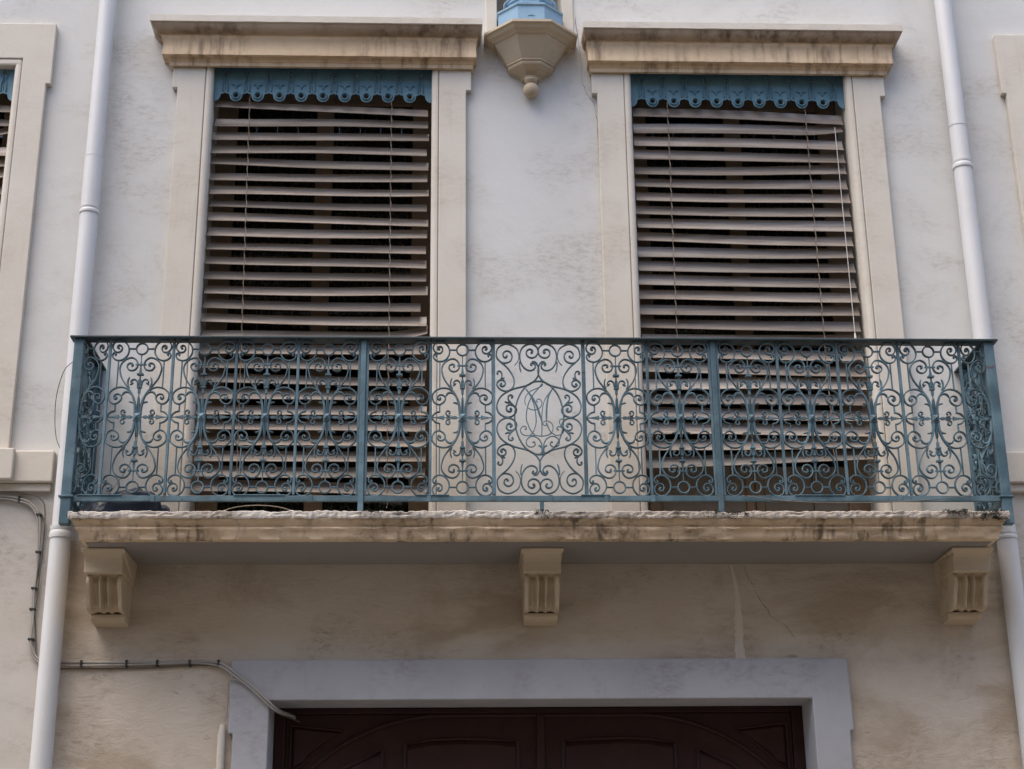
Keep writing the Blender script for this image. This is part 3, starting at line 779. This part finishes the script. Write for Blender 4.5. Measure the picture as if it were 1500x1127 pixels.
# monogram panel
def m3(x, y): return ((715 + x / 8.667 - 789.4) * 0.003853, (612.3 - 490 - y / 8.667) * 0.00404)
def m4(x, y): return ((715 + x / 8.05 - 789.4) * 0.003853, (612.3 - 605 - y / 8.05) * 0.00404)
A1 = [(335, 385), (375, 340), (393, 262), (360, 165), (240, 108), (135, 150), (105, 228), (112, 290), (165, 350), (225, 400), (285, 475), (325, 560), (325, 640), (290, 700), (215, 722), (140, 690), (108, 635), (122, 596), (160, 578), (205, 592), (214, 634), (182, 662), (152, 642), (170, 622)]
A2 = [(130, 315), (165, 345), (215, 358), (280, 335), (306, 270), (278, 212), (225, 202), (190, 238), (200, 280), (228, 284), (238, 264)]
A3 = [(108, 625), (140, 585), (168, 550), (174, 505), (155, 468), (125, 466), (112, 488), (128, 500)]
A4 = [(160, 562), (182, 560), (206, 550)]
B1 = [(548, 216), (562, 222), (568, 196), (540, 178), (505, 188), (488, 222), (505, 268), (555, 290), (610, 270), (640, 215), (628, 155), (580, 114), (520, 110), (450, 145), (412, 210), (405, 290), (425, 370), (470, 430), (530, 455), (580, 440), (603, 402), (590, 366), (562, 352), (546, 372), (562, 386)]
B2 = [(560, 338), (605, 345), (637, 400), (646, 460), (632, 525), (590, 585), (520, 635), (440, 662), (330, 690), (230, 735), (150, 800), (108, 890), (112, 962), (150, 1020), (220, 1054), (290, 1046), (345, 998), (354, 950), (320, 910), (262, 896), (226, 928), (236, 972), (272, 984), (292, 958), (270, 944)]
B3 = [(398, 345), (402, 415), (420, 475)]
B4 = [(350, 965), (325, 915), (285, 872), (252, 830), (254, 788), (284, 770), (308, 790), (292, 808)]
B5 = [(268, 868), (238, 868), (206, 856)]
mono = []
def mir(pts, sx, sz):
    out = []
    for p in pts:
        u, v = m3(*p); u += 0.0020
        out.append((u * sx, v * sz))
    return out
OV = [(35.8 * 0.003853 * math.cos(2 * math.pi * k / 40), 54 * 0.00404 * math.sin(2 * math.pi * k / 40)) for k in range(41)]
mp = put(piece(('monogram_panel',), lambda mb: mb.iron(OV, W, D, sm=1)), 'monogram_panel', rail, (-0.005, 0, zl + 0.001))
for sx in (-1, 1):
    for sz in (-1, 1):
        put(piece(('outer_scroll', sx, sz), lambda mb: [mb.iron(mir(a, -sx, sz), W * k, D, taper=t) for a, k, t in ((A1, 1, (0.4, 1.4)), (A2, 1, (0.6, 1.5)), (A3, 1, (0.8, 1.4)), (A4, 1, (1, 0.4)))]), 'outer_scroll', mp)
        put(piece(('crown_scroll', sx, sz), lambda mb: [mb.iron(mir(a, -sx, sz), W * k, D, taper=t) for a, k, t in ((B1, 1, (1.5, 1.4)), (B3, 0.9, (1, 0.3)))]), 'crown_scroll', mp)
        put(piece(('ogee_scroll', sx, sz), lambda mb: [mb.iron(mir(a, -sx, sz), W * k, D, taper=t) for a, k, t in ((B2, 1, (1.0, 1.5)), (B4, 1, (0.8, 1.4)), (B5, 1, (1, 0.4)))]), 'ogee_scroll', mp)
a3 = lambda L: [m3(*p) for p in L]
a4 = lambda L: [m4(*p) for p in L]
TH = 0.0028
def f_letters(mb):
    d = 0.004
    mb.iron(a3([(692, 622), (640, 685), (580, 755), (530, 835), (498, 930), (482, 1030), (486, 1110)]) + a4([(458, 110), (482, 180), (520, 236), (548, 266)]), TH * 1.2, d)
    mb.iron(a3([(692, 622), (690, 650), (625, 682), (545, 718), (482, 780), (466, 850), (482, 906)]), TH, d, taper=(1, .5))
    mb.iron(a3([(480, 690), (540, 770), (580, 835), (622, 925), (652, 1020), (682, 1110)]), TH * 2.2, d, taper=(0.5, 0.8))
    mb.iron(a4([(596, 10), (622, 80), (630, 150), (626, 272)]), TH * 1.2, d)
    mb.iron(a3([(824, 685), (772, 770), (748, 880), (738, 1000), (738, 1090)]), TH * 2.0, d, taper=(0.4, 0.6))
    mb.iron(a3([(824, 685), (742, 790), (702, 880), (682, 1000), (676, 1110)]), TH, d)
    mb.iron(a3([(556, 815), (592, 940), (605, 1050), (606, 1120)]) + a4([(564, 90), (556, 150), (532, 216), (492, 262)]), TH * 1.1, d)
    mb.iron(a3([(508, 938), (570, 962), (640, 945), (682, 890), (670, 835), (635, 820), (612, 848), (634, 862)]), TH, d)
def f_swash(mb):
    d = 0.004
    mb.iron(a4([(426, 196), (446, 190), (440, 166), (408, 162), (376, 200), (395, 250), (450, 270), (540, 266), (620, 276), (700, 264), (742, 240), (800, 268), (860, 250), (885, 212), (862, 172), (822, 164), (804, 192), (828, 204)]), TH * 1.1, d, taper=(1.5, 1.4))
    mb.iron(a4([(676, 132), (690, 148), (660, 150), (640, 124), (680, 95), (740, 120), (760, 170), (746, 230), (712, 262)]), TH, d)
    mb.iron(a4([(684, 112), (702, 172), (738, 238)]), TH * 1.3, d)
    mb.iron(a4([(884, 214), (846, 142), (836, 98), (862, 72), (890, 90), (874, 108)]), TH, d)
    mb.iron(a4([(890, 62), (906, 36), (878, 28)]), TH, d)
def f_volutes(mb):
    d = 0.005
    V = [(518, 352), (536, 342), (546, 380), (502, 404), (452, 382), (444, 330), (480, 288), (530, 278), (588, 308), (620, 360), (630, 415)]
    mb.iron(a4(V), TH * 1.25, d, taper=(1.4, 1))
    mb.iron(a4([(1272 - x, y) for x, y in V]), TH * 1.25, d, taper=(1.4, 1))
    mb.iron(a4([(584, 386), (612, 396), (632, 424)]), TH * 2, d, taper=(0.3, 1)); mb.iron(a4([(688, 386), (660, 396), (638, 424)]), TH * 2, d, taper=(0.3, 1))
    mb.iron(a4([(635, 400), (636, 440), (636, 480)]), TH * 3.4, 0.008, taper=(0.6, 0.8))
    mb.iron(a4([(606, 470), (622, 480), (650, 480), (666, 466)]), TH * 1.6, d)
for nm, fn in (('letter_stroke', f_letters), ('swash', f_swash), ('volute', f_volutes)):
    put(piece((nm,), fn), nm, mp)

# ------------------------------------------------------------------ slatted blinds
def blind(cx, x0, x1, zlist, label, cords, pull=None, tilt=(50, 50), seed=1):
    o = (cx, 0.07, zlist[-1][0])
    b = empty('slatted_blind', o, label, 'blind', 'slatted wooden window blinds')
    rg = random.Random(seed)
    for k, sl in enumerate(zlist):
        z, slope, lift = sl[0], sl[1], sl[2]
        w = 0.090; tl = R(rg.uniform(-4, 4) + tilt[0] + (tilt[1] - tilt[0]) * k / len(zlist))
        nseg = 22; rings = []
        xa = x0 + rg.uniform(-0.003, 0.010); xb = x1 + rg.uniform(-0.012, 0.004) - (sl[3] if len(sl) > 3 else 0)
        ph = rg.uniform(0, 6); tw = rg.uniform(-0.16, 0.16); am = rg.uniform(0.001, 0.006); slope = slope + rg.uniform(-0.012, 0.012)
        for i in range(nseg + 1):
            t = i / nseg; x = xa + (xb - xa) * t
            zz = z + slope * (t - 0.5) + am * math.sin(ph + t * 5) + lift * max(0, t - 0.78) ** 2 * 20
            a = tl + tw * (t - 0.5) + (rg.uniform(-0.006, 0.006))
            ca, sa = math.cos(a), math.sin(a)
            ring = []
            S = [-0.5, -0.36, -0.18, 0.0, 0.18, 0.36, 0.5]
            for s in S:                                            # s = -0.5 is the outer, lower edge
                cr = -0.008 * (1 - 4 * s * s)
                yy = (s + 0.5) * w * ca - cr * sa; z2 = (s + 0.5) * w * sa + cr * ca
                ring.append((x, 0.03 + yy, zz + z2))
            for s in reversed(S):
                cr = -0.008 * (1 - 4 * s * s) - 0.004
                yy = (s + 0.5) * w * ca - cr * sa; z2 = (s + 0.5) * w * sa + cr * ca
                ring.append((x, 0.03 + yy, zz + z2))
            rings.append(ring)
        MB().loft(rings).build('slat', M['slat'], b, o, smooth=40)
    for (xt, xb_, zt, zb_) in cords:
        pts = []; n = int((zt - zb_) / 0.02)
        for k in range(n + 1):
            t = k / n
            pts.append((xt + (xb_ - xt) * t + 0.003 * math.sin(k * 1.3), 0.022 + 0.003 * math.cos(k * 1.3), zt + (zb_ - zt) * t))
        mb = MB().tube(pts, lambda q, n=n: 0.0026 + 0.0012 * math.sin(q * n * 2.1), 6, 1)
        mb.build('ladder_cord', M['cord'], b, o, smooth=60)
    if pull:
        mb = MB().tube(pull, 0.0023, 8, 6); mb.build('pull_cord', M['cord_white'], b, o, smooth=60)
        e = pull[-1]
        MB().tube([(e[0], e[1], e[2] + 0.004), (e[0], e[1], e[2] - 0.012), (e[0], e[1], e[2] - 0.03)], lambda q: 0.004 + 0.004 * q, 8, 2).build('cord_knob', M['cord_white'], b, o, smooth=60)
    return b
PT = 0.0967
Z = [(6.722, -0.05, 0)] + [(6.612 - PT * k, -0.016 + 0.010 * math.sin(k * 1.7), 0) for k in range(26)]
Z[4] = (Z[4][0], -0.024, 0.0); Z[14] = (Z[14][0] - 0.004, -0.012, 0.0, 0.03); Z[16] = (Z[16][0] - 0.004, -0.012, 0.05); Z[20] = (Z[20][0], 0.012, 0, 0.03)
blind(-0.82, -1.512, -0.142, Z, 'open slatted wooden blind in the left window above the balcony', [(-1.284, -1.245, 6.86, 4.25), (-0.380, -0.368, 6.86, 4.1)], None, (57, 58), 3)
Z = [(6.690, -0.035, 0)] + [(6.587 - PT * k, -0.010 + 0.008 * math.sin(k * 2.1 + 1), 0) for k in range(24)]
Z[1] = (Z[1][0], 0.002, 0.03); Z[-1] = (Z[-1][0] + 0.012, 0.045, 0); Z[-2] = (Z[-2][0] + 0.006, 0.014, 0)
blind(1.85, 1.162, 2.530, Z, 'slatted wooden blind with white pull cord in the right window above the balcony', [(1.394, 1.376, 6.86, 4.42), (2.283, 2.29, 6.86, 4.42)],
      [(2.466, 0.012, 6.63), (2.469, 0.010, 6.2), (2.472, 0.008, 5.7), (2.476, 0.008, 5.20)], (65, 65), 5)
Z = [(6.70, -0.01, 0)] + [(6.60 - PT * k, -0.01 + 0.02 * math.sin(k * 2.6), 0.05 * (k % 3 == 1)) for k in range(22)]
blind(-3.466, -4.156, -2.778, Z, 'slatted wooden blind cut off by the left edge of the photo', [(-3.87, -3.87, 6.86, 4.5), (-3.02, -3.02, 6.86, 4.5)], None, (60, 60), 9)

# ------------------------------------------------------------------ pelmets
def pelmet(cx, zt, label):
    o = (cx, 0.02, zt)
    e = empty('window_pelmet', o, label, 'pelmet', 'blue scalloped metal window pelmets')
    x0, x1 = -HW + 0.004, HW - 0.004
    per = 0.1385
    cu = bpy.data.curves.new('pelmet_outline', 'CURVE'); cu.dimensions = '2D'; cu.fill_mode = 'BOTH'; cu.extrude = 0.003
    zb = -0.168
    def poly(pts):
        sp = cu.splines.new('POLY'); sp.points.add(len(pts) - 1)
        for p, q in zip(sp.points, pts): p.co = (q[0], q[1], 0, 1)
        sp.use_cyclic_u = True
    def circ(x, z, r, n=16): poly([(x + r * math.cos(2 * math.pi * k / n), z + r * math.sin(2 * math.pi * k / n)) for k in range(n)])
    cs = [x0 + 0.004 + per * k for k in range(11)]
    rd = 0.0395; zc = -0.206
    out = [(x0, 0.02), (x0, zc)]
    for i, c in enumerate(cs):
        for k in range(13):                                       # round lobe
            t = math.pi * (1.06 + 0.88 * k / 12)
            p = (c + rd * math.cos(t), zc + rd * math.sin(t))
            if x0 <= p[0] <= x1: out.append(p)
        if i < len(cs) - 1:
            mid = c + per / 2                                      # pointed notch between lobes
            for dx, dz in ((-0.028, -0.200), (-0.022, -0.191), (-0.010, -0.192), (0.0, -0.183), (0.010, -0.192), (0.022, -0.191), (0.028, -0.200)):
                if x0 <= mid + dx <= x1: out.append((mid + dx, dz))
    out += [(x1, zc), (x1, 0.02)]
    poly(out)
    for i, c in enumerate(cs):
        if x0 + 0.02 < c < x1 - 0.02: circ(c, zc, 0.0145)
        mid = c + per / 2
        if mid < x1 - 0.02:
            circ(mid, -0.046, 0.0105, 12)
            poly([(mid - 0.0017, -0.062), (mid + 0.0017, -0.062), (mid + 0.0017, -0.112), (mid - 0.0017, -0.112)])
            poly([(mid - 0.0017, -0.122), (mid + 0.0017, -0.122), (mid + 0.0017, -0.172), (mid - 0.0017, -0.172)])
    tmp = bpy.data.objects.new('tmp', cu); col.objects.link(tmp)
    bpy.context.view_layer.update()
    me = bpy.data.meshes.new_from_object(tmp.evaluated_get(bpy.context.evaluated_depsgraph_get()))
    bpy.data.objects.remove(tmp); bpy.data.curves.remove(cu)
    me.transform(Matrix.Rotation(R(90), 4, 'X'))
    me.name = 'pelmet_sheet'; me.materials.clear(); me.materials.append(M['pelmet'])
    sh = link('pelmet_sheet', me, e)
    for i, c in enumerate(cs):
        if x0 + 0.02 < c < x1 - 0.02:
            mb = MB().iron([(c + 0.023 * math.cos(2 * math.pi * k / 20), zc + 0.023 * math.sin(2 * math.pi * k / 20)) for k in range(21)], 0.0065, 0.010, -0.003, 6, sm=1)
            mb.iron([(c - 0.030, -0.128), (c - 0.010, -0.134), (c + 0.0, -0.156)], 0.0045, 0.009, -0.002, 6).iron([(c + 0.030, -0.128), (c + 0.010, -0.134), (c + 0.0, -0.156)], 0.0045, 0.009, -0.002, 6)
            mb.build('rosette', M['pelmet'], e, smooth=60)
        mid = c + per / 2
        if mid < x1 - 0.03:
            mb = MB()
            for s in (-1, 1):
                mb.iron([(mid + s * 0.010, -0.026), (mid + s * 0.021, -0.038), (mid + s * 0.019, -0.056), (mid + s * 0.011, -0.072), (mid + s * 0.011, -0.108), (mid + s * 0.016, -0.120), (mid + s * 0.016, -0.176)], 0.0045, 0.010, -0.003, 6)
            mb.build('strap_moulding', M['pelmet'], e, smooth=60)
    return e
pelmet(-0.82, 7.03, 'blue scalloped metal pelmet across the top of the left balcony window')
pelmet(1.85, 7.017, 'blue scalloped metal pelmet across the top of the right balcony window')
pelmet(-3.466, 7.012, 'blue scalloped metal pelmet at the left edge of the photo')

# ------------------------------------------------------------------ stone bracket and blue plinth under the niche
def octa(a, z, cx=0.51):
    t = 0.4142 * a
    return [(cx - a, 0.0, z), (cx - a, -t, z), (cx - t, -a, z), (cx + t, -a, z), (cx + a, -t, z), (cx + a, 0.0, z)]
KO = (0.51, 0, 6.79)
k = empty('stone_bracket', KO, 'tan half octagonal stone bracket ending in a ball between the windows', 'bracket')
MB().loft([octa(a, z) for a, z in ((0.30, 7.213), (0.30, 7.196), (0.285, 7.190), (0.272, 7.172), (0.248, 7.160), (0.240, 7.152), (0.232, 7.150))], True).build('rim', M['corbel'], k, KO)
MB().loft([octa(a, z) for a, z in ((0.229, 7.1498), (0.222, 7.135), (0.150, 7.020))], True).build('body', M['corbel'], k, KO)
MB().loft([octa(a, z) for a, z in ((0.152, 7.0198), (0.153, 7.010), (0.143, 7.006), (0.146, 6.995), (0.140, 6.985))], True).build('band', M['corbel'], k, KO)
MB().loft([octa(a, z) for a, z in ((0.137, 6.9848), (0.10, 6.965), (0.068, 6.945), (0.056, 6.928))], True).build('lower_cup', M['corbel'], k, KO)
def disc(r, z, y=-0.05): return [(0.51 + r * math.cos(2 * math.pi * q / 20), y + r * math.sin(2 * math.pi * q / 20), z) for q in range(20)]
MB().loft([disc(r, z) for r, z in ((0.046, 6.93), (0.040, 6.918), (0.044, 6.908), (0.036, 6.898), (0.030, 6.892))]).build('neck', M['corbel'], k, KO, smooth=30)
MB().loft([disc(max(0.052 * math.sin(math.pi * q / 14), 0.002), 6.842 + 0.052 * math.cos(math.pi * q / 14)) for q in range(15)]).build('ball', M['corbel'], k, KO, smooth=60)
PO = (0.51, -0.02, 7.213)
p = empty('statue_plinth', PO, 'sky blue octagonal plinth standing in the niche on the stone bracket', 'plinth')
def oct8(a, z):
    t = 0.4142 * a
    return [(0.51 + x, -0.0 + y, z) for x, y in ((-a, -t), (-t, -a), (t, -a), (a, -t), (a, t), (t, a), (-t, a), (-a, t))]
MB().loft([oct8(a, z) for a, z in ((0.214, 7.214), (0.208, 7.222), (0.205, 7.374))]).build('body', M['plinth'], p, PO)
MB().loft([oct8(a, z) for a, z in ((0.206, 7.3742), (0.214, 7.380), (0.214, 7.392), (0.20, 7.396))]).build('top_rim', M['plinth'], p, PO)
MB().loft([oct8(a, z) for a, z in ((0.14, 7.3962), (0.135, 7.47), (0.145, 7.478), (0.145, 7.49), (0.11, 7.50), (0.10, 7.60))]).build('upper_step', M['plinth'], p, PO)
MB().iron([(0.49, 7.297), (0.50, 7.303), (0.52, 7.303), (0.53, 7.297)], 0.003, 0.003, -0.208, 6).build('relief_mark', M['plinth'], p, PO)
for sx in (-1, 1):
    mb = MB().tube([(0.51 + sx * 0.16, -0.10, 7.396), (0.51 + sx * 0.165, -0.12, 7.43), (0.51 + sx * 0.13, -0.13, 7.47), (0.51 + sx * 0.145, -0.12, 7.52)], 0.009, 8, 4)
    mb.build('scroll_ornament', M['plinth'], p, PO, smooth=60)

# ------------------------------------------------------------------ drainpipes
def pipe(name, x, y, secs, collars, label):
    o = (x, y, 0)
    e = empty(name, o, label, 'drainpipe', 'painted drainpipes')
    for (z0, z1, r, dx0, dx1) in secs:
        n = 24
        MB().loft([[(x + dx + r * math.cos(2 * math.pi * q / n), y + r * math.sin(2 * math.pi * q / n), z) for q in range(n)] for dx, z in ((dx0, z0), (dx1, z1))], cap=True).build('pipe_length', M['pipe'], e, o, smooth=40)
    for (z, r, h) in collars:
        n = 24
        MB().loft([[(x + rr * math.cos(2 * math.pi * q / n), y + rr * math.sin(2 * math.pi * q / n), z + dz) for q in range(n)] for rr, dz in ((r - 0.006, -h), (r, -h), (r + 0.002, -h * .5), (r, 0), (r - 0.003, h * 0.2), (r, h * .5), (r, h), (r - 0.006, h))]).build('collar', M['pipe'], e, o, smooth=35)
    for z in (1.2, 3.1, 5.15, 7.2, 9.2):
        MB().box(x - 0.012, x + 0.012, y, 0.0, z - 0.012, z + 0.012).build('wall_hook', M['pipe'], e, o)
    return e
pipe('drainpipe', -2.208, -0.085, [(0, 3.93, 0.0585, 0, 0), (3.93, 5.95, 0.055, 0, 0), (5.95, 6.316, 0.0555, 0, 0), (6.316, 16.8, 0.053, 0, 0)], [(5.95, 0.0595, 0.022), (3.925, 0.0635, 0.035), (6.316, 0.0545, 0.006)], 'cream drainpipe rising left of the balcony')
pipe('drainpipe', 3.232, -0.085, [(0, 3.9, 0.0585, 0, 0), (3.9, 6.31, 0.0565, 0, 0), (6.31, 6.587, 0.056, 0, 0), (6.587, 16.8, 0.0545, 0, 0)], [(6.314, 0.062, 0.026), (6.587, 0.0565, 0.005), (3.9, 0.062, 0.02)], 'cream drainpipe rising right of the balcony')

# ------------------------------------------------------------------ cables
CO = (-2.35, -0.02, 3.2)
cb = empty('cable_bundle', CO, 'clipped cable bundle running left of the balcony then above the brown door', 'cable')
main = [(-3.6, -0.02, 4.165), (-2.9, -0.02, 4.166), (-2.6, -0.02, 4.160), (-2.50, -0.02, 4.150), (-2.415, -0.02, 4.118), (-2.362, -0.02, 4.05), (-2.345, -0.02, 3.95), (-2.342, -0.02, 3.746), (-2.352, -0.02, 3.60), (-2.347, -0.02, 3.47),
        (-2.343, -0.02, 3.35), (-2.325, -0.02, 3.27), (-2.285, -0.018, 3.215), (-2.22, -0.016, 3.198), (-2.10, -0.018, 3.200), (-1.75, -0.018, 3.197), (-1.45, -0.018, 3.202), (-1.30, -0.022, 3.196), (-1.235, -0.040, 3.168), (-1.18, -0.060, 3.122), (-1.08, -0.062, 3.045), (-1.0, -0.058, 2.972), (-0.955, -0.02, 2.935), (-0.90, 0.12, 2.925), (-0.88, 0.24, 2.93)]
MB().tube(main, 0.0075, 8, 5).build('cable', M['cable'], cb, CO, smooth=60)
MB().tube([(x + 0.010 * math.sin(i * 0.9), y - 0.004, z - 0.014 + 0.006 * math.sin(i * 1.7)) for i, (x, y, z) in enumerate(main)], 0.0055, 8, 5).build('cable', M['cable'], cb, CO, smooth=60)
MB().tube([(x + 0.016 + 0.012 * math.sin(i * 1.3), y + 0.008, z - 0.026 + 0.008 * math.sin(i * 1.1)) for i, (x, y, z) in enumerate(main[4:])], 0.004, 8, 5).build('cable', M['cable_dark'], cb, CO, smooth=60)
MB().tube([(-3.4, -0.03, 4.182), (-2.6, -0.03, 4.184), (-2.42, -0.03, 4.172), (-2.35, -0.03, 4.135), (-2.325, -0.03, 4.07), (-2.32, -0.03, 3.9), (-2.325, -0.02, 3.7), (-2.33, -0.02, 3.5)], 0.004, 8, 5).build('cable', M['cable_dark'], cb, CO, smooth=60)
def clip(x, z, vert, y=-0.02):
    a, b = (0.016, 0.006) if vert else (0.006, 0.019)
    MB().box(x - a, x + a, y - 0.012, 0.0, z - b - (0 if vert else 0.006), z + b - (0 if vert else 0.006)).build('clip', M['clip'], cb, CO, bevel=0.002)
for x, z in ((-2.343, 3.83), (-2.348, 3.62), (-2.347, 3.50), (-2.34, 3.33), (-2.36, 4.05)): clip(x, z, True)
for x in (-2.05, -1.80, -1.63, -1.45, -1.29, -2.48, -2.8): clip(x, 3.198 if x > -2.3 else (4.148 if x > -2.6 else 4.166), False)
UO = (-1.252, -0.03, 0)
cd = empty('conduit', UO, 'short cream cable conduit at the left foot of the door surround', 'conduit')
MB().tube([(-1.252, -0.03, 0.0), (-1.252, -0.03, 2.0), (-1.252, -0.03, 2.80)], 0.021, 14, 1).build('tube', M['trim'], cd, UO, smooth=40)
MB().tube([(-1.252, -0.03, 2.80), (-1.249, -0.03, 2.825), (-1.246, -0.03, 2.85)], lambda q: 0.019 - 0.004 * q, 12, 3).build('tube_end', M['trim'], cd, UO, smooth=40)
MB().tube([(-1.238, -0.03, 2.87), (-1.228, -0.03, 2.95), (-1.228, -0.04, 3.04), (-1.222, -0.05, 3.085), (-1.19, -0.062, 3.095), (-1.15, -0.066, 3.08)], 0.0038, 6, 5).build('wire', M['cable'], cd, UO, smooth=60)
w = MB().tube([(-2.10, -0.47, 4.84), (-2.19, -0.40, 4.80), (-2.262, -0.25, 4.70), (-2.285, -0.15, 4.58), (-2.275, -0.12, 4.48), (-2.24, -0.12, 4.40)], 0.0022, 6, 6).build('loose_wire', M['cable_dark'], None, smooth=60)
tag(w, 'thin loose wire looping from the railing corner beside the left pipe', 'wire')
w = MB().tube([(-2.02, -0.30, 3.93), (-1.80, -0.38, 4.22), (-1.76, -0.36, 4.42), (-1.80, -0.2, 4.62)], 0.0022, 6, 6).build('loose_wire', M['twig'], None, smooth=60)
tag(w, 'pale thin wire hanging behind the leftmost railing panel', 'wire')
w = MB().tube([(-1.25, -0.56, 3.917), (-1.16, -0.56, 3.945), (-1.05, -0.56, 3.955), (-0.93, -0.56, 3.945), (-0.84, -0.56, 3.917)], 0.002, 6, 6).build('dry_twig', M['twig'], None, smooth=60)
tag(w, 'thin dry twig arched on the balcony edge below the left window', 'twig')
w = MB().tube([(1.62, -0.525, 4.02), (1.9, -0.53, 3.985), (2.25, -0.53, 3.978), (2.6, -0.53, 3.99), (2.9, -0.525, 4.02)], 0.0028, 6, 6).build('sagging_wire', M['cable_dark'], None, smooth=60)
tag(w, 'dark wire sagging along the bottom rail of the right railing half', 'wire')

# crumpled dark bag on the balcony floor behind the left railing panels
mb = MB(); rings = []
nu, nv = 40, 14
for j in range(nv + 1):
    ph = math.pi * 0.5 * j / nv
    ring = []
    for i in range(nu):
        th = 2 * math.pi * i / nu
        d = Vector((math.cos(th) * math.cos(ph), math.sin(th) * math.cos(ph), math.sin(ph)))
        n = 1 + 0.30 * noise.noise(d * 2.1 + Vector((3, 1, 7))) + 0.16 * abs(noise.noise(d * 5.5)) + 0.07 * abs(noise.noise(d * 12))
        ring.append((-1.83 + 0.25 * d.x * n, -0.24 + 0.16 * d.y * n, 3.917 + 0.19 * d.z * n))
    rings.append(ring)
bag = mb.loft(rings).build('crumpled_bag', M['bag'], None, smooth=28)
tag(bag, 'crumpled dark navy bag on the balcony floor behind the leftmost panels', 'bag')
